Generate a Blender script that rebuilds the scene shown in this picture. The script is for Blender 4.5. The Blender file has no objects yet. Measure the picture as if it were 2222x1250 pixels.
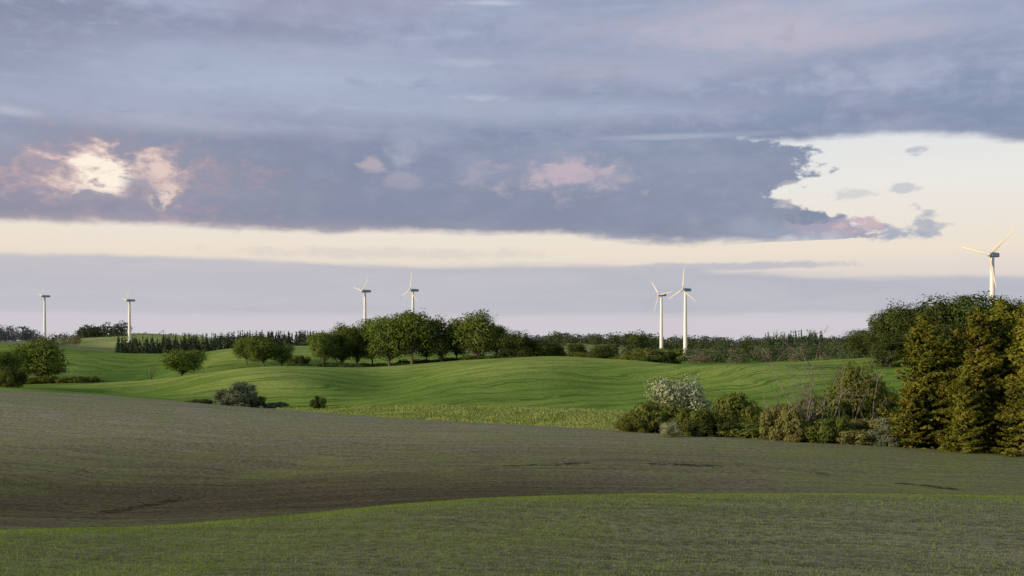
import bpy, math, numpy as np
from math import radians
rng = np.random.default_rng(7)
F=2222.0; CX=1111.0; HR=755.0; EYE=12.0
sc=bpy.context.scene
def lin(c):
    return tuple(((x/255)/12.92 if x/255<=0.04045 else ((x/255+0.055)/1.055)**2.4) for x in c)
# ------------------------------------------------------------------ terrain
def pch(X,V,q):
    K=X.shape[0]
    h=X[1:]-X[:-1]; d=(V[1:]-V[:-1])/h
    m=np.zeros_like(V); m[0]=d[0]; m[-1]=d[-1]
    for k in range(1,K-1):
        a=d[k-1]; b=d[k]; w1=2*h[k]+h[k-1]; w2=h[k]+2*h[k-1]
        ok=(a*b)>0
        with np.errstate(all='ignore'):
            r=(w1+w2)/(w1/np.where(ok,a,1)+w2/np.where(ok,b,1))
        m[k]=np.where(ok,r,0)
    out=np.where(q<=X[0],V[0],V[-1]).astype(float)
    for k in range(K-1):
        s=(q>=X[k])&(q<=X[k+1])
        t=np.clip((q-X[k])/h[k],0,1)
        val=((1+2*t)*(1-t)**2)*V[k]+t*(1-t)**2*h[k]*m[k]+t*t*(3-2*t)*V[k+1]+t*t*(t-1)*h[k]*m[k+1]
        out=np.where(s,val,out)
    return out
def curve(pts):
    p=np.array(pts,float)
    def f(px):
        px=np.asarray(px,float)
        X=np.repeat(p[:,0:1],px.size,1); V=np.repeat(p[:,1:2],px.size,1)
        return pch(X,V,px.ravel()).reshape(px.shape)
    return f
FE=[
 (curve([(-900,10),(3000,10)]), curve([(-900,1422),(3000,1422)])),
 (curve([(-900,30),(3000,30)]), curve([(-900,1264),(0,1264),(3000,1262)])),
 (curve([(-900,44),(0,48),(1100,58),(3000,66)]), curve([(-900,1185),(0,1152),(300,1143),(600,1120),(900,1091),(1100,1079),(1400,1073),(1800,1073),(2222,1077),(3000,1095)])),
 (curve([(-900,62),(0,68),(1100,76),(3000,80)]), curve([(-900,1195),(0,1163),(300,1154),(600,1131),(900,1101),(1100,1086),(1400,1077),(1800,1075.5),(2222,1080),(3000,1100)])),
 (curve([(-900,215),(0,200),(700,180),(1300,152),(1800,135),(2222,126),(3000,120)]), curve([(-900,815),(-300,832),(0,846),(300,864),(600,889),(1000,916),(1300,932),(1700,955),(2222,984),(3000,1020)])),
 (curve([(-900,240),(0,225),(700,200),(1300,172),(1800,152),(2222,140),(3000,132)]), curve([(-900,820),(-300,838),(0,850),(300,867),(600,893),(1000,922),(1300,941),(1700,966),(2222,994),(3000,1030)])),
 (curve([(-900,290),(0,275),(700,245),(1300,225),(1800,215),(3000,210)]), curve([(-900,815),(-300,832),(0,842),(200,856),(400,872),(600,884),(900,880),(1200,886),(1350,892),(1700,893),(2222,900),(3000,905)])),
 (curve([(-900,370),(0,370),(450,335),(700,345),(950,395),(1300,360),(1500,330),(2222,330),(3000,330)]), curve([(-900,835),(0,836),(60,834),(300,826),(450,808),(560,797),(650,795),(780,797),(900,790),(1050,779),(1200,773),(1350,780),(1500,791),(1650,790),(1800,781),(2000,769),(2222,766),(3000,768)])),
 (curve([(-900,425),(3000,422)]), curve([(-900,838),(0,838),(60,838),(300,831),(450,815),(560,806),(650,805),(780,806),(900,797),(1050,787),(1200,782),(1350,788),(1500,797),(1650,797),(1800,789),(2000,777),(3000,774)])),
 (curve([(-900,560),(3000,560)]), curve([(-900,745),(0,748),(150,757),(300,768),(400,768),(500,757),(600,750),(700,750),(800,757),(1000,768),(1200,770),(1500,779),(1800,770),(2222,764),(3000,760)])),
 (curve([(-900,700),(3000,700)]), curve([(-900,752),(0,755),(150,763),(300,772),(600,758),(800,761),(1200,774),(1500,782),(1800,774),(3000,767)])),
 (curve([(-900,1050),(3000,1000)]), curve([(-900,748),(0,746),(100,738),(170,730),(300,724),(400,728),(500,736),(700,747),(1000,752),(1200,744),(1300,746),(1500,757),(1800,756),(3000,755)])),
 (curve([(-900,1500),(3000,1500)]), curve([(-900,752),(300,740),(700,752),(1200,754),(1500,760),(3000,760)])),
 (curve([(-900,3200),(3000,3200)]), curve([(-900,742),(0,741),(300,745),(900,750),(1250,744),(1400,748),(1700,750),(3000,746)])),
 (curve([(-900,12000),(3000,12000)]), curve([(-900,751),(3000,752)])),
]
K=len(FE)
def pxof(x,y): return np.clip(CX+F*x/np.maximum(y,15.0),-900,3000)
def gs(x,y,px,D,sx,sy):
    return np.exp(-((x-(px-CX)/F*D)/sx)**2-((y-D)/sy)**2)
def bumps(x,y):
    n=2.6*gs(x,y,560,292,22,24)-2.3*gs(x,y,810,300,17,34)+2.8*gs(x,y,1090,305,26,28)-1.8*gs(x,y,1370,285,20,26)+1.8*gs(x,y,1680,285,28,25)-1.9*gs(x,y,330,305,20,22)-1.4*gs(x,y,1880,290,20,25)
    n+=2.6*gs(x,y,100,470,24,42)-2.6*gs(x,y,290,475,22,42)+2.0*gs(x,y,460,480,22,38)
    return n
def height(x,y):
    x=np.asarray(x,float).ravel(); y=np.asarray(y,float).ravel()
    px=pxof(x,y)
    X=np.stack([np.log(f[0](px)) for f in FE]); V=np.stack([f[1](px) for f in FE])
    v=pch(X,V,np.log(np.maximum(y,10.0)))
    z=-(v-HR)/F*np.maximum(y,10)
    z=np.where(y<10,-1.7-0.13*y,z)
    n=0.10*np.sin(x*0.11+y*0.05)*np.sin(y*0.09-x*0.03)*np.clip(y/150,0.15,1)
    n+=0.25*np.sin(x*0.031+1)*np.sin(y*0.023+2)*np.clip((y-250)/300,0,2)
    n+=bumps(x,y)
    n+=(0.35*np.sin(x*0.075+y*0.02)+0.25*np.sin(x*0.13-y*0.05+1))*np.clip((y-80)/30,0,1)*np.clip((120-y)/30,0,1)
    return z+n+EYE
def gz(x,y): return float(height([x],[y])[0])
def mesh_obj(name,V,Q,mats,mi=None,smooth=False,parent=None,link=True):
    V=np.asarray(V,np.float32); Q=np.asarray(Q,np.int32)
    me=bpy.data.meshes.new(name)
    n=Q.shape[0]; k=Q.shape[1]
    me.vertices.add(len(V)); me.vertices.foreach_set('co',V.ravel())
    me.loops.add(n*k); me.loops.foreach_set('vertex_index',Q.ravel())
    me.polygons.add(n); me.polygons.foreach_set('loop_start',np.arange(0,n*k,k,dtype=np.int32))
    for m in mats: me.materials.append(m)
    if mi is not None: me.polygons.foreach_set('material_index',np.asarray(mi,np.int32))
    me.polygons.foreach_set('use_smooth',np.full(n,smooth) if np.isscalar(smooth) else smooth)
    me.update(calc_edges=True)
    if not link: return me
    ob=bpy.data.objects.new(name,me); sc.collection.objects.link(ob)
    if parent: ob.parent=parent
    return ob
def inst(name,me,loc,rot=0,scale=(1,1,1)):
    ob=bpy.data.objects.new(name,me); sc.collection.objects.link(ob)
    ob.location=loc; ob.rotation_euler=(0,0,rot); ob.scale=scale
    return ob
# ------------------------------------------------------------------ node helper
class NT:
    def __init__(s,nt): s.nt=nt; nt.nodes.clear()
    def new(s,t,**k):
        n=s.nt.nodes.new(t)
        for a,b in k.items(): setattr(n,a,b)
        return n
    def put(s,sock,v):
        if isinstance(v,bpy.types.NodeSocket): s.nt.links.new(v,sock)
        elif v is not None:
            if hasattr(sock.default_value,'__len__'):
                v=tuple(v) if hasattr(v,'__len__') else (v,)*3
                if len(sock.default_value)==4 and len(v)==3: v=v+(1,)
            sock.default_value=v
    def m(s,op,a,b=None,c=None,clamp=False):
        n=s.new('ShaderNodeMath',operation=op); n.use_clamp=clamp
        s.put(n.inputs[0],a); s.put(n.inputs[1],b) if b is not None else 0
        if c is not None: s.put(n.inputs[2],c)
        return n.outputs[0]
    def ss(s,x,a,b,lo=0.0,hi=1.0):
        n=s.new('ShaderNodeMapRange',interpolation_type='SMOOTHSTEP')
        for i,v in enumerate((x,a,b,lo,hi)): s.put(n.inputs[i],v)
        return n.outputs[0]
    def mix(s,f,a,b,bt='MIX'):
        n=s.new('ShaderNodeMix',data_type='RGBA',blend_type=bt)
        s.put(n.inputs[0],f); s.put(n.inputs[6],a); s.put(n.inputs[7],b)
        return n.outputs[2]
    def comb(s,x,y,z=0.0):
        n=s.new('ShaderNodeCombineXYZ')
        for i,v in enumerate((x,y,z)): s.put(n.inputs[i],v)
        return n.outputs[0]
    def noise(s,vec,scale,detail=4,rough=0.5,dist=0.0):
        n=s.new('ShaderNodeTexNoise')
        if vec is not None: s.put(n.inputs['Vector'],vec)
        n.inputs['Scale'].default_value=scale; n.inputs['Detail'].default_value=detail
        n.inputs['Roughness'].default_value=rough; n.inputs['Distortion'].default_value=dist
        return n.outputs[0]
    def fcurve(s,x,pts):
        n=s.new('ShaderNodeFloatCurve'); s.put(n.inputs['Value'],x)
        c=n.mapping.curves[0]
        c.points[0].location=pts[0]; c.points[1].location=pts[-1]
        for p in pts[1:-1]: c.points.new(*p)
        for p in c.points: p.handle_type='AUTO_CLAMPED'
        n.mapping.update(); return n.outputs[0]
    def ramp(s,x,stops):
        n=s.new('ShaderNodeValToRGB'); s.put(n.inputs[0],x); e=n.color_ramp.elements
        while len(e)<len(stops): e.new(0.5)
        for el,(p,c) in zip(e,stops): el.position=p; el.color=tuple(c)+(1,)
        return n.outputs[0]
# ------------------------------------------------------------------ world
to_sun=np.array([-0.86,-0.44,0.25]); to_sun/=np.linalg.norm(to_sun)
w=bpy.data.worlds.new('World'); sc.world=w; w.use_nodes=True
w.cycles.sampling_method='MANUAL'; w.cycles.sample_map_resolution=256
T=NT(w.node_tree)
tc=T.new('ShaderNodeTexCoord'); sep=T.new('ShaderNodeSeparateXYZ'); T.put(sep.inputs[0],tc.outputs['Generated'])
X,Y,Z=sep.outputs
az=T.m('ARCTAN2',X,Y)
rh=T.m('SQRT',T.m('ADD',T.m('MULTIPLY',X,X),T.m('MULTIPLY',Y,Y)))
el=T.m('DIVIDE',Z,T.m('MAXIMUM',rh,0.02))
def A(px): return math.atan((px-CX)/F)
def E(px,row): return (HR-row)/F*math.cos(A(px))
an=T.m('ADD',T.m('MULTIPLY',az,1/1.2),0.5,clamp=True)
en=T.m('MULTIPLY',el,1/0.4,clamp=True)
nz=lambda kx,ky,det=6,r=0.55,off=0.0,dist=0.0: T.noise(T.comb(T.m('MULTIPLY',az,kx),T.m('MULTIPLY',el,ky),off),1.0,det,r,dist)
sky=T.new('ShaderNodeTexSky',sky_type='NISHITA'); sky.sun_disc=False
sky.sun_elevation=math.asin(to_sun[2]); sky.sun_rotation=math.atan2(to_sun[0],to_sun[1])
skyc=T.mix(1.0,sky.outputs[0],(0.10,0.10,0.10),'MULTIPLY')
R0=lambda row:(HR-row)/F*0.96/0.4
clear=T.ramp(en,[(0.0,lin((208,204,210))),(R0(700),lin((209,204,212))),(R0(660),lin((205,200,205))),(R0(590),lin((228,216,209))),(R0(545),lin((240,226,209))),(R0(500),lin((240,229,216))),(R0(400),lin((238,235,229))),(R0(300),lin((230,231,232))),(1.0,lin((190,205,230)))])
col=T.mix(0.94,skyc,clear)
n_puff=nz(32,56,8,0.58,0.0,0.3); n_fine=nz(80,150,5,0.6,5.0); n_mid=nz(10,26,6,0.55,3.1); n_big=nz(3.2,12,5,0.5,7.7); n_str=nz(7,55,6,0.58,11.0,0.4)
c0=lambda n,a: T.m('MULTIPLY',T.m('SUBTRACT',n,0.5),a)
def edge(pts):
    return T.m('MULTIPLY',T.fcurve(an,[(A(px)/1.2+0.5,E(px,r)/0.4) for px,r in pts]),0.4)
topA=edge([(-300,548),(0,550),(350,556),(700,572),(1100,575),(1500,582),(1800,596),(2222,602),(2600,604)])
fA=T.m('ADD',T.m('SUBTRACT',topA,el),T.m('ADD',c0(n_str,0.016),c0(n_puff,0.004)))
mA=T.m('MULTIPLY',T.ss(fA,-0.003,0.005),T.ss(T.m('ADD',el,c0(n_str,0.02)),0.028,0.037))
cA=T.mix(T.ss(az,-0.5,0.45),lin((191,188,196)),lin((177,181,192)))
cA=T.mix(T.ss(el,0.04,0.085),T.mix(0.5,cA,lin((190,190,200))),cA)
cA=T.mix(T.m('MULTIPLY',T.ss(n_str,0.35,0.75),0.35),cA,lin((203,201,206)))
cA=T.mix(T.m('MULTIPLY',T.ss(n_mid,0.5,0.3),0.2),cA,lin((165,171,187)))
col=T.mix(T.m('MULTIPLY',mA,0.93),col,cA)
def blob(px,row,rx,ry,soft=1.0,nfine=0.5,nmid=0.5):
    a=A(px); e=E(px,row)
    dx=T.m('MULTIPLY',T.m('SUBTRACT',az,a),F/rx*0.96)
    dy=T.m('MULTIPLY',T.m('SUBTRACT',el,e),F/ry)
    d=T.m('SQRT',T.m('ADD',T.m('MULTIPLY',dx,dx),T.m('MULTIPLY',dy,dy)))
    d=T.m('ADD',d,nmix(nfine,nmid))
    return T.ss(d,1.0+soft*0.5,1.0-soft*0.5)
_nm={}
def nmix(a,b):
    k=(a,b)
    if k not in _nm: _nm[k]=T.m('ADD',T.m('ADD',c0(n_puff,a*6),c0(n_fine,a*2)),c0(n_mid,b*3))
    return _nm[k]
def add(col,c,k,*a,**kw):
    return T.mix(T.m('MULTIPLY',blob(*a,**kw),k),col,lin(c))
col=add(col,(176,180,194),0.7,1560,578,230,8,soft=0.9,nfine=0.35,nmid=0.3)
col=add(col,(205,197,200),0.4,830,550,260,9,soft=1.4,nfine=0.6)
for (px,r,rx,ry,k) in [(1975,325,28,8,.6),(1962,407,24,8,.5),(1850,420,34,10,.35),(1988,485,36,20,.8),(1935,503,34,15,.9)]:
    col=add(col,(164,171,190),k,px,r,rx,ry,soft=1.0,nfine=0.8,nmid=0.4)
bot=edge([(-400,478),(0,481),(300,487),(600,499),(1000,505),(1250,511),(1400,521),(1600,524),(1750,526),(2222,530),(2600,530)])
fM=T.m('ADD',T.m('SUBTRACT',el,bot),T.m('ADD',c0(n_puff,0.011),T.m('ADD',c0(n_mid,0.010),c0(n_str,0.010))))
mM=T.ss(fM,-0.004,0.006)
Lp=[(535,1560),(526,1660),(518,1880),(500,1915),(482,1895),(466,1800),(450,1725),(430,1690),(408,1688),(380,1752),(345,1742),(322,1710),(305,1630),(296,1600)]
Lc=T.fcurve(en,[(0.0,A(1500)/1.2+0.5)]+[(E(px,r)/0.4,A(px)/1.2+0.5) for r,px in Lp]+[(1.0,A(1600)/1.2+0.5)])
Lc=T.m('MULTIPLY',T.m('SUBTRACT',Lc,0.5),1.2)
fO=T.m('ADD',T.m('SUBTRACT',az,Lc),T.m('ADD',T.m('ADD',c0(n_puff,0.15),c0(n_fine,0.05)),c0(n_mid,0.05)))
topO=edge([(1400,300),(1640,300),(1900,292),(2050,290),(2222,297),(2600,330)])
fT=T.m('ADD',T.m('SUBTRACT',topO,el),T.m('ADD',c0(n_str,0.014),T.m('ADD',c0(n_mid,0.006),c0(n_puff,0.008))))
mO=T.m('MULTIPLY',T.ss(fO,-0.008,0.012),T.ss(fT,-0.003,0.007))
mO=T.m('MULTIPLY',mO,T.ss(az,1.3,0.8))
mM=T.m('MULTIPLY',mM,T.m('SUBTRACT',1.0,mO))
R1=R0
cM=T.ramp(en,[(R1(525),lin((139,145,163))),(R1(480),lin((137,143,164))),(R1(420),lin((142,148,169))),(R1(350),lin((143,152,175))),(R1(300),lin((145,156,179))),(R1(240),lin((155,166,189))),(R1(150),lin((159,170,194))),(R1(60),lin((156,167,192))),(1.0,lin((163,178,203)))])
lft=T.ss(az,-0.05,-0.5)
cM=T.mix(T.m('MULTIPLY',T.m('MULTIPLY',lft,T.ss(el,0.24,0.14)),0.55),cM,lin((152,144,160)))
cM=T.mix(T.m('MULTIPLY',T.ss(n_big,0.48,0.72),0.45),cM,lin((178,187,207)))
cM=T.mix(T.m('MULTIPLY',T.ss(n_big,0.52,0.28),0.45),cM,lin((132,143,168)))
upper=T.ss(el,0.17,0.23)
pinkn=nz(4,20,6,0.55,21.0)
cM=T.mix(T.m('MULTIPLY',T.m('MULTIPLY',T.ss(pinkn,0.5,0.78),upper),0.55),cM,lin((182,174,192)))
for a in [((122,128,153),.7,40,70,200,80),((134,140,165),.55,560,60,260,45),((170,168,189),.45,640,20,200,22),((176,187,209),.6,520,170,360,60),((172,179,202),.5,180,215,260,30),
          ((130,144,172),.75,1780,235,560,58),((140,151,177),.5,1900,120,400,30),((192,186,200),.8,1640,68,190,42),((184,179,196),.6,1900,70,140,22),((180,178,196),.45,1350,150,230,25),
          ((178,190,210),.45,1150,240,350,22),((135,143,165),.6,1100,455,620,55),((136,148,170),.5,1550,380,180,70),((198,206,223),.5,1050,213,45,7),((207,212,228),.6,1060,6,60,6),((128,136,160),.4,700,330,300,44),
          ((184,181,198),.45,330,265,240,18),((194,200,217),.35,1000,135,80,8),((196,201,216),.4,1450,297,120,5),((194,199,214),.5,30,243,40,8)]:
    cM=add(cM,a[0],a[1],*a[2:],soft=1.8,nfine=0.4,nmid=0.8)
tex=T.m('ADD',0.5,T.m('MULTIPLY',upper,0.5))
cM=T.mix(T.m('MULTIPLY',T.m('MULTIPLY',T.ss(n_str,0.5,0.78),upper),0.30),cM,lin((188,198,219)))
cM=T.mix(T.m('MULTIPLY',T.ss(n_str,0.5,0.25),0.13),cM,lin((130,139,163)))
cM=T.mix(T.m('MULTIPLY',tex,T.m('MULTIPLY',T.ss(n_puff,0.48,0.75),0.22)),cM,lin((180,184,203)))
cM=T.mix(T.m('MULTIPLY',T.ss(n_puff,0.52,0.25),0.14),cM,lin((122,131,156)))
cM=T.mix(T.m('MULTIPLY',tex,T.m('MULTIPLY',T.ss(n_mid,0.48,0.75),0.35)),cM,lin((172,177,199)))
for a in [((170,156,168),.7,250,388,190,66,1.6),((196,172,176),.7,190,388,105,44,1.4),((208,184,182),.75,335,385,50,45,1.3),((236,214,202),.8,235,392,84,42,1.2),((253,242,226),.97,242,392,56,30,.8),((236,214,202),.8,345,435,18,16,.8),((228,205,196),.7,350,368,22,16,.9),((230,212,206),.6,185,415,18,14,.8),
          ((148,146,164),.85,296,408,32,30,.9),((146,145,164),.9,235,444,80,24,.8),
          ((178,170,186),.7,1225,380,100,32,1.4),((196,180,190),.8,1235,378,62,22,1.0),((178,171,185),.6,1310,388,56,13,1.1),((174,168,184),.65,1030,372,34,28,1.3),((196,182,190),.6,813,358,18,13,1.1),((172,168,184),.5,880,395,34,16,1.3),((166,172,193),.6,878,318,30,34,1.4),((174,174,189),.45,868,352,16,12,1.2),
          ((182,170,184),.6,1850,488,74,30,1.3),((208,185,190),.85,1870,474,36,26,1.0),((126,140,163),.8,1795,462,46,15,.8),((214,206,207),.6,1720,420,28,20,1.0),((198,203,215),.4,1790,515,60,8,1.2)]:
    cM=add(cM,a[0],a[1],*a[2:6],soft=a[6],nfine=0.85,nmid=0.3)
fringe=T.m('MULTIPLY',T.ss(fM,0.014,0.0),0.38)
cM=T.mix(T.m('MULTIPLY',fringe,T.ss(az,0.25,-0.4)),cM,lin((190,169,171)))
col=T.mix(mM,col,cM)
col=T.mix(T.ss(el,0.6,2.0,0.0,0.5),col,skyc)
col=T.mix(T.ss(el,-0.002,-0.03),col,lin((120,125,110)))
bg=T.new('ShaderNodeBackground'); T.put(bg.inputs[0],col); bg.inputs[1].default_value=1.0
out=T.new('ShaderNodeOutputWorld'); T.nt.links.new(bg.outputs[0],out.inputs[0])
# sun
sd=bpy.data.lights.new('sun','SUN'); sd.energy=5.0; sd.angle=radians(1.2); sd.color=(1.0,0.77,0.48)
so=bpy.data.objects.new('sun',sd); sc.collection.objects.link(so)
from mathutils import Vector, Matrix
so.rotation_euler=Vector(to_sun).to_track_quat('Z','Y').to_euler(); so.location=(-50,-20,80)
# ------------------------------------------------------------------ materials
def leafmat(name,dark,light,trans=0.3,nscale=0.5,shift=None):
    m=bpy.data.materials.new(name); m.use_nodes=True; T=NT(m.node_tree)
    g=T.new('ShaderNodeNewGeometry'); oi=T.new('ShaderNodeObjectInfo')
    n=T.noise(g.outputs['Position'],nscale,2,0.6)
    f=T.m('ADD',T.m('MULTIPLY',T.ss(n,0.3,0.7),0.6),T.m('MULTIPLY',g.outputs['Random Per Island'],0.4))
    c=T.mix(f,dark,light)
    hs=T.new('ShaderNodeHueSaturation'); T.put(hs.inputs['Color'],c)
    T.put(hs.inputs['Hue'],T.m('ADD',T.m('MULTIPLY',oi.outputs['Random'],0.03),0.485))
    T.put(hs.inputs['Value'],T.m('ADD',T.m('MULTIPLY',oi.outputs['Random'],0.35),0.82))
    d=T.new('ShaderNodeBsdfDiffuse'); T.put(d.inputs[0],hs.outputs[0])
    t=T.new('ShaderNodeBsdfTranslucent'); T.put(t.inputs[0],T.mix(1.0,hs.outputs[0],(1.1,1.15,0.6),'MULTIPLY'))
    mx=T.new('ShaderNodeMixShader'); mx.inputs[0].default_value=trans
    T.nt.links.new(d.outputs[0],mx.inputs[1]); T.nt.links.new(t.outputs[0],mx.inputs[2])
    o=T.new('ShaderNodeOutputMaterial'); T.nt.links.new(mx.outputs[0],o.inputs[0])
    return m
def plain(name,c1,c2,rough=0.8,nscale=2.0,metal=0.0,bump=0):
    m=bpy.data.materials.new(name); m.use_nodes=True; T=NT(m.node_tree)
    g=T.new('ShaderNodeTexCoord'); n=T.noise(g.outputs['Object'],nscale,5,0.6)
    p=T.new('ShaderNodeBsdfPrincipled'); T.put(p.inputs['Base Color'],T.mix(T.ss(n,0.3,0.7),c1,c2))
    p.inputs['Roughness'].default_value=rough; p.inputs['Metallic'].default_value=metal
    o=T.new('ShaderNodeOutputMaterial'); T.nt.links.new(p.outputs[0],o.inputs[0])
    return m
M_oak=leafmat('oak_leaves',(0.030,0.062,0.016),(0.19,0.24,0.052),0.25,0.35)
M_dark=leafmat('beech_leaves',(0.014,0.030,0.012),(0.095,0.125,0.034),0.15,0.22)
M_spruce=leafmat('spruce_needles',(0.030,0.048,0.011),(0.24,0.235,0.036),0.15,0.42)
M_bush=leafmat('shrub_leaves',(0.055,0.085,0.020),(0.20,0.235,0.06),0.3,0.6)
M_yel=leafmat('willow_leaves',(0.10,0.11,0.035),(0.26,0.26,0.10),0.3,0.8)
M_grey=leafmat('grey_shrub_leaves',(0.07,0.09,0.055),(0.20,0.235,0.16),0.25,0.9)
M_flower=leafmat('hawthorn_blossom',(0.20,0.25,0.16),(0.45,0.47,0.37),0.2,0.9)
M_far=leafmat('distant_foliage',(0.035,0.056,0.032),(0.095,0.128,0.058),0.2,0.1)
M_farcon=leafmat('distant_conifer',(0.028,0.045,0.032),(0.072,0.10,0.055),0.1,0.1)
M_vfar=leafmat('hazy_foliage',(0.07,0.085,0.10),(0.11,0.135,0.135),0.1,0.05)  # distance haze mixed into the leaf colour, paler and bluer
M_brush=leafmat('pale_brush',(0.10,0.095,0.06),(0.20,0.185,0.13),0.2,0.2)
M_bark=plain('bark',(0.07,0.055,0.04),(0.14,0.115,0.09))
M_dead=plain('dead_wood',(0.075,0.066,0.060),(0.21,0.19,0.175))
M_white=plain('turbine_white_paint',(0.68,0.68,0.68),(0.74,0.74,0.74),0.4,0.3)
M_nac=plain('nacelle_grey_blue_paint',(0.20,0.30,0.35),(0.26,0.36,0.40),0.4,0.5)
M_blade=plain('blade_gelcoat',(0.52,0.50,0.46),(0.60,0.57,0.52),0.4,0.3)
# ------------------------------------------------------------------ ground sheets
NC=520
tt=np.linspace(-1,1,NC); tt=np.sign(tt)*np.abs(tt)**1.15
def halfw(y): return 60+0.78*np.maximum(y,0)
feat=[]
for k in range(K):
    y=np.full(NC,100.0)
    for _ in range(30):
        y=0.5*y+0.5*FE[k][0](pxof(tt*halfw(y),y))
    feat.append(y)
feat=[np.full(NC,-45.0)]+feat
cnt=[12,30,150,45,230,20,70,120,25,70,20,36,16,20,14]
rows=[];S=[]
for k in range(K):
    n=cnt[k]
    for i in range(n):
        f=i/n
        if k==0: y=feat[0]*(1-f)+feat[1]*f
        elif k>=11: y=np.exp(np.log(feat[k])*(1-f)+np.log(feat[k+1])*f)
        else: y=feat[k]*(1-f)+feat[k+1]*f
        rows.append(y); S.append(k-1+f)
rows.append(feat[-1]); S.append(K-1)
YY=np.stack(rows); XX=tt[None,:]*halfw(YY); S=np.array(S)
ZZ=height(XX,YY).reshape(YY.shape)
PX=CX+F*XX/np.maximum(YY,15); RW=HR-(ZZ-EYE)/np.maximum(YY,15)*F
def sm(x,a,b):
    t=np.clip((x-a)/(b-a),0,1); return t*t*(3-2*t)
def gridobj(name,r0,r1,mat,cols):
    n=r1-r0+1
    V=np.stack([XX[r0:r1+1],YY[r0:r1+1],ZZ[r0:r1+1]],-1).reshape(-1,3)
    i=np.arange(n-1)[:,None]*NC+np.arange(NC-1)[None,:]
    Q=np.stack([i,i+1,i+1+NC,i+NC],-1).reshape(-1,4)
    ob=mesh_obj(name,V,Q,[mat],smooth=True)
    for nm,arr in cols.items():
        a=ob.data.attributes.new(nm,'FLOAT_COLOR','POINT')
        c=np.ones((V.shape[0],4),np.float32); c[:,:3]=arr[r0:r1+1].reshape(-1,3); a.data.foreach_set('color',c.ravel())
    return ob
r5=sum(cnt[:5])
Sg=np.repeat(S[:,None],NC,1)
green=np.full(YY.shape,0.48)
green+=0.45*np.exp(-((Sg-1.97)/0.14)**2)
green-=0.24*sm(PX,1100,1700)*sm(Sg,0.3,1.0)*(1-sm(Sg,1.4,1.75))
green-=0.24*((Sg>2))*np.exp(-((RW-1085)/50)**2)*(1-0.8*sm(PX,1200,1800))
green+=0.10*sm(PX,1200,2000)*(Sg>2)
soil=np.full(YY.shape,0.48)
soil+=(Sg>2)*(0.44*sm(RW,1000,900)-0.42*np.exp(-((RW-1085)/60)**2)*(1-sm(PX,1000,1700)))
soil+=0.14*sm(PX,1200,2000)*(Sg<2)
def trackmask(pts,wd):
    p=np.array(pts,float); r=np.interp(PX,p[:,0],p[:,1]); inside=(PX>p[0,0])&(PX<p[-1,0])
    return inside*np.exp(-((RW-r)/wd)**2)*(Sg>2.1)
tr=np.maximum(trackmask([(215,1114),(260,1109),(300,1100),(340,1094),(365,1087),(395,1083)],5.0),
   0.78*trackmask([(1005,1027),(1100,1012),(1280,1004),(1450,1008),(1600,1013),(1720,1020),(1850,1037),(1900,1043),(2080,1062)],2.8))
att=np.stack([np.clip(green,0,1),np.clip(soil,0,1),tr],-1)
m=bpy.data.materials.new('seeded_soil'); m.use_nodes=True; T=NT(m.node_tree)
g=T.new('ShaderNodeNewGeometry'); P=g.outputs['Position']; spp=T.new('ShaderNodeSeparateXYZ'); T.put(spp.inputs[0],P)
at=T.new('ShaderNodeAttribute',attribute_name='fld'); sp=T.new('ShaderNodeSeparateColor'); T.put(sp.inputs[0],at.outputs['Color'])
gr,so_,trk=sp.outputs[0],sp.outputs[1],sp.outputs[2]
nA=T.noise(P,2.2,8,0.78); nB=T.noise(P,0.16,4,0.6); nC=T.noise(P,6.0,5,0.75); nD=T.noise(P,0.035,3,0.5)
rowq=T.m('ADD',T.m('MULTIPLY',spp.outputs[1],0.97),T.m('ADD',T.m('MULTIPLY',spp.outputs[0],0.24),T.m('MULTIPLY',nD,14.0)))
nR=T.noise(T.comb(T.m('MULTIPLY',spp.outputs[0],0.03),T.m('MULTIPLY',rowq,0.9)),1.0,4,0.65)
rw=T.m('ABSOLUTE',T.m('SUBTRACT',T.m('FRACT',T.m('DIVIDE',rowq,1.5)),0.5))
rowline=T.m('MULTIPLY',T.ss(rw,0.20,0.03),T.ss(nB,0.4,0.62))
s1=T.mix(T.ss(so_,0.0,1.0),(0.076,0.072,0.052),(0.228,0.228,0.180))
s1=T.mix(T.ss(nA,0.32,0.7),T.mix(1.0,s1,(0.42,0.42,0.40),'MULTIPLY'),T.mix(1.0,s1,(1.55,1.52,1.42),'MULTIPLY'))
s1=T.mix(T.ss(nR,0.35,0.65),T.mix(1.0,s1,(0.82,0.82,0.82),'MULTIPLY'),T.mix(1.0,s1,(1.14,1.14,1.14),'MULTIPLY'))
stone=T.ss(T.noise(P,3.0,2,0.5),0.73,0.77)
s1=T.mix(T.m('MULTIPLY',stone,0.7),s1,(0.46,0.44,0.40))
gf=T.m('ADD',T.m('ADD',gr,T.m('MULTIPLY',T.m('SUBTRACT',nB,0.5),0.9)),T.m('MULTIPLY',T.m('SUBTRACT',nC,0.5),2.6))
gf=T.m('ADD',gf,T.m('ADD',T.m('MULTIPLY',T.m('SUBTRACT',nD,0.5),0.7),T.m('MULTIPLY',T.m('SUBTRACT',nR,0.5),0.5)))
cg=T.mix(nA,(0.10,0.145,0.032),(0.235,0.290,0.070))
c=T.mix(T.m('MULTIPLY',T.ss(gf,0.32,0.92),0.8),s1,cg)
c=T.mix(T.m('MULTIPLY',rowline,0.28),c,T.mix(1.0,c,(0.5,0.5,0.48),'MULTIPLY'))
tk=T.ss(T.m('MULTIPLY',trk,T.m('MULTIPLY',T.ss(T.noise(P,0.9,6,0.75),0.38,0.56),T.ss(T.noise(P,0.14,2,0.5),0.38,0.52))),0.12,0.6)
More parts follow.
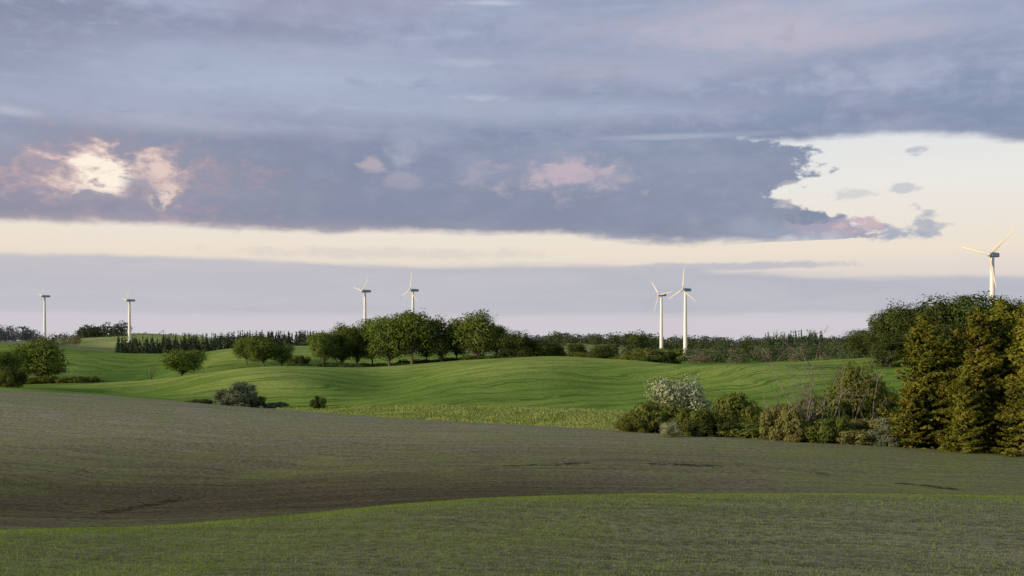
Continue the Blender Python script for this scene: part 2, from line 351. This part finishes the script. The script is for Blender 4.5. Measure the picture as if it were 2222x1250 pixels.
c=T.mix(T.m('MULTIPLY',tk,0.85),c,(0.028,0.026,0.020))
p=T.new('ShaderNodeBsdfDiffuse'); T.put(p.inputs['Color'],c)
bp=T.new('ShaderNodeBump'); bp.inputs['Strength'].default_value=0.9; bp.inputs['Distance'].default_value=0.12
T.put(bp.inputs['Height'],T.m('ADD',nA,T.m('MULTIPLY',nC,0.5))); T.put(p.inputs['Normal'],bp.outputs[0])
o=T.new('ShaderNodeOutputMaterial'); T.nt.links.new(p.outputs[0],o.inputs[0])
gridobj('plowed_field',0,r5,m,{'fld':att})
C=np.zeros(YY.shape+(3,))
C[:]=(0.185,0.300,0.062)
def setc(mask,c):
    for i in range(3): C[...,i]=C[...,i]*(1-mask)+c[i]*mask
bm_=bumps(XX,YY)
crest_light=np.clip(bm_/2.0,0,1)*0.7+0.8*np.exp(-((Sg-6.9)/0.20)**2)*(Sg<7.05)  # relief shading put into the crop colour: lighter crests
setc(np.clip(crest_light,0,1)*(Sg>=6)*(Sg<9.6),(0.30,0.40,0.105))
setc(np.clip(-bm_/2.0,0,1)*0.7*(Sg>=6)*(Sg<9.6),(0.10,0.20,0.045))  # hollows darkened in the crop colour, same painted relief shading
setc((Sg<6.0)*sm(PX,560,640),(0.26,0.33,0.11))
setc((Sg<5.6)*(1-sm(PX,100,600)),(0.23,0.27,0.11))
setc(((Sg>=7.6)&(Sg<8.3))*0.45,(0.10,0.19,0.05))
setc(((Sg>=8.6)&(Sg<9.9))*sm(PX,430,520)*(1-sm(PX,650,720)),(0.28,0.38,0.11))
setc((Sg>=9.9)*1.0,(0.17,0.22,0.10))
setc(((Sg>=10.4)&(Sg<11.2))*sm(PX,100,200)*(1-sm(PX,450,600)),(0.29,0.36,0.13))
setc(((Sg>=9.2)&(Sg<11.2))*sm(PX,1150,1220),(0.24,0.28,0.12))
setc((Sg>=12)*1.0,(0.20,0.23,0.17))  # far ground paler, distance haze painted into the field colour
setc((Sg>=13.1)*1.0,(0.21,0.22,0.24))  # farthest ground bluer still, same painted haze
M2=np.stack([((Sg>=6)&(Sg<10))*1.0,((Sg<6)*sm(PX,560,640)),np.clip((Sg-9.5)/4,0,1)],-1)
m=bpy.data.materials.new('grass_fields'); m.use_nodes=True; T=NT(m.node_tree)
g=T.new('ShaderNodeNewGeometry'); P=g.outputs['Position']; sp=T.new('ShaderNodeSeparateXYZ'); T.put(sp.inputs[0],P)
at=T.new('ShaderNodeAttribute',attribute_name='base'); a2=T.new('ShaderNodeAttribute',attribute_name='msk')
s2=T.new('ShaderNodeSeparateColor'); T.put(s2.inputs[0],a2.outputs['Color'])
nL=T.noise(P,0.02,4,0.55); nS=T.noise(P,1.2,6,0.7); nM=T.noise(P,0.12,4,0.6)
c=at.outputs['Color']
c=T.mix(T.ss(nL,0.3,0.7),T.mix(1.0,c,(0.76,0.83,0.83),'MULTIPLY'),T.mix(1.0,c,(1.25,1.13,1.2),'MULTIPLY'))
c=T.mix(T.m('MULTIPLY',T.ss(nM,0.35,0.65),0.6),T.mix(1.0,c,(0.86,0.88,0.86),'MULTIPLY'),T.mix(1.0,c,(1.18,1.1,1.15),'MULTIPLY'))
c=T.mix(T.m('MULTIPLY',T.ss(nS,0.35,0.7),0.6),T.mix(1.0,c,(0.72,0.74,0.7),'MULTIPLY'),T.mix(1.0,c,(1.3,1.25,1.3),'MULTIPLY'))
q=T.m('ADD',T.m('ADD',T.m('MULTIPLY',sp.outputs[1],0.9),T.m('MULTIPLY',sp.outputs[0],-0.38)),T.m('MULTIPLY',nL,46.0))
wv=T.m('ABSOLUTE',T.m('SUBTRACT',T.m('FRACT',T.m('DIVIDE',q,11.0)),0.5))
line=T.ss(wv,0.10,0.03)
wv2=T.m('ABSOLUTE',T.m('SUBTRACT',T.m('FRACT',T.m('DIVIDE',T.m('ADD',q,2.6),11.0)),0.5))
line=T.m('MAXIMUM',line,T.ss(wv2,0.10,0.03))
brk=T.ss(T.noise(T.comb(T.m('MULTIPLY',sp.outputs[0],0.04),T.m('MULTIPLY',q,0.5)),1.0,3,0.6),0.32,0.55)
c=T.mix(T.m('MULTIPLY',T.m('MULTIPLY',T.m('MULTIPLY',line,brk),s2.outputs[0]),0.75),c,T.mix(1.0,c,(0.42,0.48,0.5),'MULTIPLY'))
fine=T.noise(T.comb(T.m('MULTIPLY',sp.outputs[0],0.05),T.m('MULTIPLY',q,1.2)),1.0,4,0.7)
c=T.mix(T.m('MULTIPLY',s2.outputs[0],T.ss(fine,0.58,0.3,0,0.7)),c,T.mix(1.0,c,(0.5,0.56,0.5),'MULTIPLY'))
c=T.mix(T.m('MULTIPLY',s2.outputs[1],T.ss(nM,0.45,0.65,0,0.5)),c,(0.32,0.36,0.15))
p=T.new('ShaderNodeBsdfDiffuse'); T.put(p.inputs['Color'],c)
bp=T.new('ShaderNodeBump'); bp.inputs['Strength'].default_value=0.6; bp.inputs['Distance'].default_value=0.3
T.put(bp.inputs['Height'],nS); T.put(p.inputs['Normal'],bp.outputs[0])
o=T.new('ShaderNodeOutputMaterial'); T.nt.links.new(p.outputs[0],o.inputs[0])
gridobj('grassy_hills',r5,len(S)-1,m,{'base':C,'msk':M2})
# ------------------------------------------------------------------ vegetation builders
def nrm(a): return a/np.maximum(np.linalg.norm(a,axis=-1,keepdims=True),1e-9)
def cards(P,N,size,asp=1.0,r=None,tang=None):
    r=r or rng; n=len(P)
    N=nrm(N)
    t=r.normal(size=(n,3)) if tang is None else tang+0.25*r.normal(size=(n,3))
    t=nrm(t-N*(t*N).sum(1,keepdims=True)); b=np.cross(N,t)
    s=(size*np.ones(n)*r.uniform(0.6,1.35,n))[:,None]*0.5
    t=t*s; b=b*s*asp
    V=np.stack([P-t-b*0.6,P+t*0.25-b,P+t+b*0.6,P-t*0.25+b],1).reshape(-1,3)
    Q=np.arange(n*4).reshape(-1,4); return V,Q
def tube(pts,rad,sides=5):
    pts=np.asarray(pts,float); n=len(pts)
    d=np.gradient(pts,axis=0); d=nrm(d)
    up=np.array([0.3,0.2,1.0]) if abs(d[0][2])<0.9 else np.array([1.0,0.1,0])
    u=nrm(np.cross(d,up)); v=np.cross(d,u)
    a=np.linspace(0,2*np.pi,sides,endpoint=False)
    V=(pts[:,None]+np.asarray(rad)[:,None,None]*(np.cos(a)[None,:,None]*u[:,None]+np.sin(a)[None,:,None]*v[:,None])).reshape(-1,3)
    i=np.arange(n-1)[:,None]*sides+np.arange(sides)[None]; j=np.arange(n-1)[:,None]*sides+(np.arange(sides)[None]+1)%sides
    Q=np.stack([i,j,j+sides,i+sides],-1).reshape(-1,4); return V,Q
class Acc:
    def __init__(s): s.V=[];s.Q=[];s.M=[];s.n=0
    def add(s,VQ,mi):
        V,Q=VQ; s.V.append(V); s.Q.append(Q+s.n); s.M.append(np.full(len(Q),mi)); s.n+=len(V)
    def mesh(s,name,mats,link=False):
        return mesh_obj(name,np.concatenate(s.V),np.concatenate(s.Q),mats,np.concatenate(s.M),link=link)
def deciduous(name,seed,H,W,leaf,nl,mat,base=0.2,npuff=36,trunk=True,flat=1.0,mat2=None,frac2=0.0):
    r=np.random.default_rng(seed); a=Acc()
    cz=H*(base+1)/2; rz=H*(1-base)/2; rx=W/2
    d=nrm(r.normal(size=(npuff,3)));
    rad=r.uniform(0.25,0.86,npuff)**0.7
    low=np.where(d[:,2]<0,0.85,1.0)
    C=np.stack([d[:,0]*rx*rad,d[:,1]*rx*rad,cz+d[:,2]*rz*rad*low],1)
    pr=r.uniform(0.13,0.29,npuff)*min(W,H*1.1)*flat
    top=C[:,2]+pr*0.8; C[:,2]-=np.maximum(0,top-H)
    hw=np.linalg.norm(C[:,:2],axis=1); over=np.maximum(0,hw+pr-rx*1.15); C[:,:2]*=((hw-over)/np.maximum(hw,1e-6))[:,None].clip(0.1)
    wt=pr**2; cn=(nl*wt/wt.sum()).astype(int)
    Ps=[];Ns=[]
    for i in range(npuff):
        n=cn[i]; dd=nrm(r.normal(size=(n,3))); ph=r.uniform(0,6,3)
        lump=1+0.22*np.sin(dd[:,0]*5+ph[0])*np.sin(dd[:,1]*5+ph[1])+0.15*np.sin(dd[:,2]*8+ph[2])
        rr=pr[i]*lump*(r.uniform(0.35,1.0,n)**0.45)*np.where(r.random(n)<0.05,1.12,1.0)
        p=C[i]+dd*rr[:,None]*np.array([1,1,0.72])
        Ps.append(p); Ns.append(dd*1.8+0.5*r.normal(size=(n,3))+np.array([0,0,0.3]))
    Pp=np.concatenate(Ps); Nn=np.concatenate(Ns); k=Pp[:,2]>0.02*H; Pp=Pp[k];Nn=Nn[k]
    if mat2 is not None:
        sel=r.random(len(Pp))<frac2*np.clip((Pp[:,2]/H)*1.4,0.3,1)
        a.add(cards(Pp[sel],Nn[sel],leaf*0.9,0.8,r),2); Pp=Pp[~sel];Nn=Nn[~sel]
    a.add(cards(Pp,Nn,leaf,0.75,r),0)
    if trunk:
        fork=H*max(base,0.12)*1.1; tr=0.026*H
        a.add(tube([(0,0,-0.6),(0.02*W,0,fork*0.5),(0,0.01*W,fork),(0.02*W,0,cz)],[tr*1.3,tr,tr*0.9,tr*0.35],7),1)
        for i in range(npuff):
            s=np.array([0,0,fork*r.uniform(0.7,1.5)]); e=C[i]; mid=(s+e)/2+r.normal(size=3)*0.04*W+np.array([0,0,-0.05*H]) 
            mid[2]=max(mid[2],s[2]*0.9)
            b=tr*r.uniform(0.25,0.5); a.add(tube([s,mid,e],[b,b*0.65,b*0.2],4),1)
            for q in range(2):
                e2=e+nrm(r.normal(size=3))*pr[i]*0.8; a.add(tube([e,(e+e2)/2+r.normal(size=3)*0.1,e2],[b*0.3,b*0.2,b*0.08],3),1)
    mats=[mat,M_bark]+([mat2] if mat2 is not None else [])
    return a.mesh(name,mats)
def spruce(name,seed,H,R,leaf,dens,mat):
    r=np.random.default_rng(seed); a=Acc()
    a.add(tube([(0,0,-0.5),(0.05,0,H*0.5),(0,0,H)],[0.019*H,0.011*H,0.02],7),1)
    z=0.02*H; Ps=[];Ns=[];Ts=[]; ph=r.uniform(0,6,6)
    while z<H*0.985:
        f=z/H; nb=int(r.integers(7,10)) if f<0.88 else 5
        for b in range(nb):
            th=r.uniform(0,2*np.pi)
            clump=0.82+0.36*np.sin(th*2+ph[0]+f*7)*np.sin(f*15+ph[1]+th)+0.20*np.sin(th*3+ph[2])*np.sin(f*27+ph[3])
            L=R*((1-f)**0.60)*(clump+r.uniform(-0.34,0.34))+0.18
            if L<0.25 or (r.random()<0.08): continue
            dr=np.array([math.cos(th),math.sin(th),0]); z0=z+r.uniform(-0.3,0.3)
            slope=0.60*f-0.18+r.uniform(-0.16,0.16); n=max(6,int(L*dens))
            t=r.uniform(0.15,1,n)**0.65
            side=np.array([-dr[1],dr[0],0])
            wd=0.30*L*(1-t)**0.7*(t+0.25)+0.18
            lat=r.uniform(-1,1,n)
            zz=z0+L*(slope*t+0.42*np.maximum(t-0.5,0)**1.2)-np.abs(lat)*wd*0.3-r.uniform(0,1,n)**2*0.42*(1-t*0.5)
            p=dr*(L*t)[:,None]+side*(lat*wd)[:,None]; p[:,2]=zz
            Ps.append(p); Ts.append(dr+side*(np.sign(lat)*0.7)[:,None]+np.array([0,0,-0.15])+0*p)
            Ns.append(np.array([0,0,0.6])+dr*0.9+0.5*r.normal(size=(n,3)))
            if r.random()<0.6:
                e=dr*L*0.9+np.array([0,0,z0+L*slope*0.9]); a.add(tube([(0,0,z0),(e+np.array([0,0,z0]))/2,e],[0.05,0.03,0.01],3),1)
        z+=0.44*(1-f*0.35)
    tp=r.normal(size=(60,3))*np.array([0.12,0.12,0.4])+np.array([0,0,H-0.3]); Ps.append(tp);Ns.append(r.normal(size=(60,3)));Ts.append(np.tile([0,0,1.0],(60,1)))
    a.add(cards(np.concatenate(Ps),np.concatenate(Ns),leaf,0.45,r,np.concatenate(Ts)),0)
    return a.mesh(name,[mat,M_bark])
def deadtree(name,seed,H,nst,spread,depth=4,mat=None,thick=0.0085):
    r=np.random.default_rng(seed); a=Acc()
    def grow(p,d,L,rad,dep):
        n=7; pts=[p]; dd=d.copy()
        for i in range(n):
            dd=nrm(dd+r.normal(size=3)*0.19+np.array([0,0,0.08])); pts.append(pts[-1]+dd*L/n)
        a.add(tube(pts,np.linspace(rad,rad*0.35,n+1),4),0)
        if dep>0:
            for i in range(int(r.integers(3,6))):
                k=int(r.integers(2,n+1)); nd=nrm(dd+r.normal(size=3)*0.6); grow(pts[k],nd,L*r.uniform(0.2,0.42),max(rad*0.45*(1-k/n*0.35),0.012),dep-1)
    for s in range(nst):
        an=r.uniform(0,6.28); q=r.uniform(0,spread)
        p=np.array([math.cos(an)*q,math.sin(an)*q*0.5,-0.3]); lean=nrm(np.array([p[0]*0.08+r.normal()*0.12,r.normal()*0.10,1.0]))
        grow(p,lean,H*r.uniform(0.6,0.95),H*thick*r.uniform(0.6,1.1),depth-1)
    return a.mesh(name,[mat or M_dead])
def rowz(row,D): return EYE+(HR-row)/F*D
def tree_to_row(name,me,mH,mW,px,D,top,wpx,rot=None):
    x=(px-CX)/F*D; g=gz(x,D)-0.15; h=rowz(top,D)-g; ws=(wpx*D/F)/mW
    return inst(name,me,(x,D,g),rng.uniform(0,6.28) if rot is None else rot,(ws,ws,h/mH))
OAK=[deciduous('oak_mesh%d'%i,100+i,18,18,0.56,10500,M_oak,base=b,npuff=n) for i,(b,n) in enumerate([(0.15,46),(0.21,38),(0.13,44),(0.19,36),(0.11,40)])]
DRK=[deciduous('beech_mesh%d'%i,200+i,18,17,0.52,13000,M_dark,base=0.02,npuff=36,flat=1.12) for i in range(4)]
for px,D,top,wp,i in [(702,440,716,74,1),(742,448,698,80,4),(775,455,700,60,2),(808,452,688,70,3),(845,440,680,104,0),(893,436,670,106,1),(925,460,700,66,3),(958,442,681,94,2),(990,455,690,66,3),(1037,438,670,114,4),(1078,452,702,66,1),
                      (535,462,730,68,1),(572,452,726,76,3),(612,455,745,56,0),(395,425,753,98,2),(90,372,730,126,4),(58,385,746,72,1),(4,330,758,84,0)]:
    tree_to_row('oak_tree',OAK[i],18,18,px,D,top,wp)
for px,D,top,wp,i in [(1118,430,716,88,0),(1150,436,734,70,1),(1185,430,735,76,2),(1876,330,712,92,1),(1922,318,672,92,3),(1962,312,648,122,2),(2040,305,637,144,0),(2088,318,652,100,3),(2132,300,630,144,1),(2195,305,644,120,0),(2262,300,644,120,2),(2000,330,662,90,1),(2060,296,696,110,3),(2000,294,704,108,2),(1930,292,722,88,0),
                      (1250,540,742,40,2),(1305,425,747,58,1),(1384,820,720,42,0),(1625,560,738,58,2),(1660,600,742,40,1)]:
    tree_to_row('beech_tree',DRK[i],18,17,px,D,top,wp)
SH=[deciduous('shrub_mesh%d'%i,300+i,4,8,0.26,9000,mt,base=-0.15,npuff=34,flat=1.15) for i,mt in enumerate([M_bush,M_bush,M_yel,M_grey,M_dark])]
HAW=deciduous('hawthorn_mesh',340,6,8,0.24,13000,M_bush,base=-0.1,npuff=34,flat=1.1,mat2=M_flower,frac2=0.75)
for px,D,top,wp,i in [(1425,146,866,150,0),(1380,144,891,90,0),(1500,140,880,110,1),(1600,146,848,140,1),(1570,142,880,100,0),(1640,142,876,110,0),(1540,139,905,150,4),(1640,137,915,160,0),(1700,132,872,120,2),(1745,140,860,110,0),
                      (1800,138,860,130,1),(1870,132,905,130,2),(1925,128,915,90,3),(1845,129,930,110,2),(1900,142,850,120,0),(1760,141,850,90,0),
                      (1775,130,905,110,0),(1360,150,905,60,1),(1935,132,900,70,1),(1735,130,915,90,2),(1815,130,900,80,1)]:
    tree_to_row('shrub',SH[i],4,8,px,D,top,wp)
tree_to_row('flowering_hawthorn_bush',HAW,6,8,1478,155,808,144)
tree_to_row('flowering_hawthorn_bush',HAW,6,8,1456,134,914,46)
tree_to_row('flowering_hawthorn_bush',HAW,6,8,1925,131,900,60)
LT=deciduous('birch_mesh',360,9,8,0.28,11000,M_bush,base=0.0,npuff=40)
for a in [(1870,140,778,120),(1820,146,812,90),(1908,145,812,80),(1845,150,795,90)]: tree_to_row('birch_tree',LT,9,8,*a)
for px,D,top,wp,i in [(520,240,828,110,3),(490,238,846,60,3),(560,243,858,40,4),(440,244,866,60,4),(690,236,857,34,4),(600,246,872,60,3),
                      (410,246,870,40,0),(1395,400,752,90,0),(1450,398,754,80,1),(1420,396,760,100,4),(1365,404,764,50,0),(650,448,770,50,4),(25,300,795,60,4),(10,292,800,50,0),
                      (100,366,813,90,0),(170,366,816,60,4),(205,366,815,24,0),(1215,440,752,30,0)]:
    tree_to_row('shrub',SH[i],4,8,px,D,top,wp)
def massmesh(name,items,leaf,nper,mat,kind='blob',seed=1):
    r=np.random.default_rng(seed); a=Acc()
    Ps=[];Ns=[]
    for (x,y,z,h,wd) in items:
        n=nper
        if kind=='cone':
            f=1-np.sqrt(r.random(n)); th=r.uniform(0,6.28,n); rr=wd/2*(1-f)*r.uniform(0.5,1.1,n)
            p=np.stack([x+np.cos(th)*rr,y+np.sin(th)*rr,z+f*h*1.0+0.0],1); Nn=np.stack([np.cos(th),np.sin(th),0.4+0*th],1)+0.5*r.normal(size=(n,3))
            p=np.concatenate([p,np.stack([np.full(6,x),np.full(6,y),z+h*np.linspace(0.8,1.05,6)],1)]); Nn=np.concatenate([Nn,r.normal(size=(6,3))])
        else:
            d=nrm(r.normal(size=(n,3))); ph=r.uniform(0,6,3)
            lump=1+0.3*np.sin(d[:,0]*4+ph[0])*np.sin(d[:,1]*4+ph[1])+0.2*np.sin(d[:,2]*7+ph[2])
            d2=d*(lump*r.uniform(0.5,1,n)**0.4)[:,None]
            p=np.stack([x+d2[:,0]*wd/2,y+d2[:,1]*wd/2,z+h*0.48+d2[:,2]*h*0.48],1); Nn=d+0.6*r.normal(size=(n,3))
        Ps.append(p);Ns.append(Nn)
    a.add(cards(np.concatenate(Ps),np.concatenate(Ns),leaf,0.8,r),0)
    return a.mesh(name,[mat],link=True)
def items(pxa,pxb,D0,D1,n,h0,h1,w0,w1,seed,dens=None):
    r=np.random.default_rng(seed); o=[]
    px=r.uniform(pxa,pxb,n); D=r.uniform(D0,D1,n); x=(px-CX)/F*D; z=height(x,D)
    for i in range(n): o.append((x[i],D[i],z[i]-0.3,r.uniform(h0,h1),r.uniform(w0,w1)))
    return o
massmesh('hedge',items(625,790,425,440,26,2.0,3.4,4,8,1)+items(1000,1150,430,440,16,2.0,4.5,4,8,2)+items(690,1090,446,456,40,1.5,3.0,5,9,222),0.5,420,M_dark,seed=2)
massmesh('hedge',items(45,215,362,372,20,1.2,2.6,3,7,3)+items(1230,1360,480,500,14,2,4,4,8,33),0.45,300,M_bush,seed=3)
massmesh('conifer_forest',items(255,700,690,800,380,8,13,4,6,4)+items(250,330,660,700,30,5,8,3,5,41),1.0,130,M_farcon,'cone',5)
massmesh('conifer_forest',items(1660,1785,690,740,110,12,19,5,8,6),1.0,170,M_farcon,'cone',7)
massmesh('distant_trees',items(165,275,960,1010,22,7,15,9,15,8),1.1,340,M_farcon,seed=9)
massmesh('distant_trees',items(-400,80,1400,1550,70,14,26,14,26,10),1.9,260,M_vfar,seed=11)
massmesh('brushwood',items(70,175,800,880,36,6,11,4,8,12),0.8,90,M_brush,seed=13)
massmesh('distant_trees',items(1190,1860,900,1300,130,6,14,8,22,14)+items(1250,1600,600,760,26,4,9,5,10,15)+items(1330,1420,880,950,12,10,16,10,16,151),1.2,300,M_far,seed=16)
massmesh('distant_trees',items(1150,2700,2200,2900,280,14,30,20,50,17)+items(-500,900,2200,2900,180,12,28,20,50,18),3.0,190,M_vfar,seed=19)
massmesh('brushwood',items(1490,1860,470,560,60,3,7.0,4,8,20),0.55,190,M_brush,seed=21)
massmesh('hedge',items(1480,1880,480,600,76,4,9,6,12,22),0.6,420,M_far,seed=23)
SP=[spruce('spruce_mesh%d'%i,400+i,17,4.2,0.36,40,M_spruce) for i in range(4)]
for px,D,top,wp,i in [(2008,128,688,162,0),(2062,133,738,116,1),(2122,126,678,165,2),(2172,130,652,172,1),(2228,124,660,168,3),(1978,126,830,80,1),(2092,121,800,90,0),(2222,118,810,120,2),(2290,124,650,170,1),(2350,122,670,170,2)]:
    tree_to_row('spruce_tree',SP[i],17,7.6,px,D,top,wp)
DT=[deadtree('dead_mesh%d'%i,500+i,12,n,sp,4) for i,(n,sp) in enumerate([(4,1.6),(5,2.4),(3,1.2)])]
for px,D,top,wp,i in [(1685,134,762,60,0),(1745,133,748,90,1),(1795,133,738,80,2),(1720,135,782,60,0),(1850,134,785,60,1),(1775,131,790,60,0)]:
    x=(px-CX)/F*D; g=gz(x,D); s=(rowz(top,D)-g)/12/0.92
    inst('dead_tree',DT[i],(x,D,g-0.1),rng.uniform(0,6),(s*0.95,s*0.95,s))
x=(326-CX)/F*395; inst('dead_tree',deadtree('dead_small',510,7,4,1.2,4,M_bark,0.018),(x,395,gz(x,395)),0.3,(1.3,1.3,1.1))
def blades(name,n,pa,pb,sa,sb,hh,ww,mat,seed,rowspace=None):
    r=np.random.default_rng(seed); px=r.uniform(pa,pb,n); s=r.uniform(0,1,n)
    D0=FE[sa][0](px); D1=FE[sb][0](px); D=D0+(D1-D0)*s
    if rowspace: D=np.sqrt(D0**2+(D1**2-D0**2)*s)
    x=(px-CX)/F*D; y=D.copy()
    if rowspace:
        q=y*0.97+x*0.24; k=np.round(q/rowspace)*rowspace-q+r.normal(size=n)*0.03; y=y+k*0.97; x=x+k*0.24
    z=height(x,y); h=r.uniform(0.5,1.2,n)*hh; th=r.uniform(0,6.28,n); wv=np.stack([np.cos(th),np.sin(th),0*th],1)*(ww*r.uniform(0.6,1.3,n)/2)[:,None]
    p=np.stack([x,y,z-0.02],1); ln=r.normal(size=(n,3))*0.3*h[:,None]; ln[:,2]=h
    V=np.stack([p-wv,p+wv,p+ln+wv*0.4,p+ln-wv*0.4],1).reshape(-1,3)
    return mesh_obj(name,V,np.arange(n*4).reshape(-1,4),[mat])
M_mead=leafmat('meadow_grass_blades',(0.16,0.22,0.06),(0.34,0.39,0.15),0.4,0.15)
M_seed=leafmat('seedling_blades',(0.10,0.155,0.030),(0.21,0.275,0.06),0.4,0.3)
blades('meadow_grass',26000,600,1500,5,6,0.38,0.30,M_mead,30)
blades('wheat_seedlings',90000,-250,2500,1,2,0.08,0.03,M_seed,31,0.35)
# ------------------------------------------------------------------ turbines
def box_bev(V0,V1,name,mat,parent,bev=0.2):
    import bmesh
    bm=bmesh.new(); bmesh.ops.create_cube(bm,size=1.0)
    for v in bm.verts: v.co=Vector([(V0[i]+V1[i])/2+v.co[i]*(V1[i]-V0[i]) for i in range(3)])
    for v in bm.verts:
        if v.co.y>(V0[1]+V1[1])/2: v.co.z=v.co.z*0.85+0.05; v.co.x*=0.85
    bmesh.ops.bevel(bm,geom=bm.edges[:],offset=bev,segments=3,affect='EDGES')
    me=bpy.data.meshes.new(name); bm.to_mesh(me); bm.free(); me.materials.append(mat)
    ob=bpy.data.objects.new(name,me); sc.collection.objects.link(ob); ob.parent=parent; return ob
def turbine(px,D,hubrow,yaw,ph,R=13.5):
    x=(px-CX)/F*D; g=gz(x,D); hub=rowz(hubrow,D)-g
    e=bpy.data.objects.new('wind_turbine',None); sc.collection.objects.link(e); e.location=(x,D,g)
    hz=hub
    V,Q=tube([(0,0,-1),(0,0,0),(0,0,hz*0.5),(0,0,hz-0.9)],[1.45,1.4,1.12,0.82],20)
    mesh_obj('tower',V,Q,[M_white],smooth=True,parent=e)
    V,Q=tube([(0,0,-1),(0,0,0.35),(0,0,0.36)],[2.0,2.0,1.2],20); mesh_obj('foundation',V,Q,[M_white],parent=e)
    top=bpy.data.objects.new('nacelle_assembly',None); sc.collection.objects.link(top); top.parent=e; top.location=(0,0,hz); top.rotation_euler=(0,0,yaw)
    box_bev((-1.1,-1.9,-1.0),(1.1,4.6,1.05),'nacelle',M_nac,top,0.22)
    V,Q=tube([(0,-1.8,0),(0,-2.1,0),(0,-2.9,0),(0,-3.5,0),(0,-3.75,0)],[0.6,0.85,0.8,0.45,0.02],16); mesh_obj('rotor_hub',V,Q,[M_white],smooth=True,parent=top)
    V,Q=tube([(0,2.8,0.8),(0,2.8,1.9)],[0.05,0.04],5); mesh_obj('wind_vane',V,Q,[M_nac],parent=top)
    for b in range(3):
        an=ph+b*2*math.pi/3
        st=np.array([0,0.04,0.10,0.2,0.4,0.6,0.8,0.95,1.0]); ch=np.array([0.55,0.6,1.1,1.55,1.2,0.95,0.7,0.5,0.15])*0.8; th=np.array([0.5,0.5,0.35,0.26,0.18,0.13,0.09,0.06,0.03]); tw=np.radians([20,20,18,15,9,5,2,0,0])
        aa=np.linspace(0,2*np.pi,12,endpoint=False); Vs=[]
        for i in range(len(st)):
            cx=np.cos(aa)*ch[i]/2+ch[i]*0.15; cy=np.sin(aa)*th[i]/2*(1.2-0.5*np.cos(aa)*0.8)
            X_=cx*math.cos(tw[i])-cy*math.sin(tw[i]); Y_=cx*math.sin(tw[i])+cy*math.cos(tw[i])
            Vs.append(np.stack([X_,Y_-2.6,np.full(12,0.5+st[i]*(R-0.5))],1))
        V=np.concatenate(Vs); i=np.arange(len(st)-1)[:,None]*12+np.arange(12)[None]; j=np.arange(len(st)-1)[:,None]*12+(np.arange(12)[None]+1)%12
        Q=np.stack([i,j,j+12,i+12],-1).reshape(-1,4)
        ob=mesh_obj('blade_%d'%(b+1),V,Q,[M_blade],smooth=True,parent=top); ob.rotation_euler=(0,an,0)
yaw=-math.radians(52)
turbine(97,930,643,yaw,math.radians(-75))
turbine(281,880,652,yaw,math.radians(40))
turbine(792,740,632,yaw,math.radians(45))
turbine(896,740,630,yaw,math.radians(10))
turbine(1435,745,640,yaw,math.radians(-38))
turbine(1487,640,629,yaw,math.radians(5))
turbine(2153,430,553,yaw,math.radians(48),14.5)
# ------------------------------------------------------------------ camera
cam=bpy.data.cameras.new('camera'); co=bpy.data.objects.new('camera',cam); sc.collection.objects.link(co)
co.location=(0,0,EYE); co.rotation_euler=(radians(90),0,0)
cam.lens=36; cam.sensor_width=36; cam.shift_y=(HR-625)/F; cam.clip_start=0.5; cam.clip_end=30000
sc.camera=co
sc.view_settings.view_transform='Standard'; sc.view_settings.look='None'; sc.view_settings.exposure=0
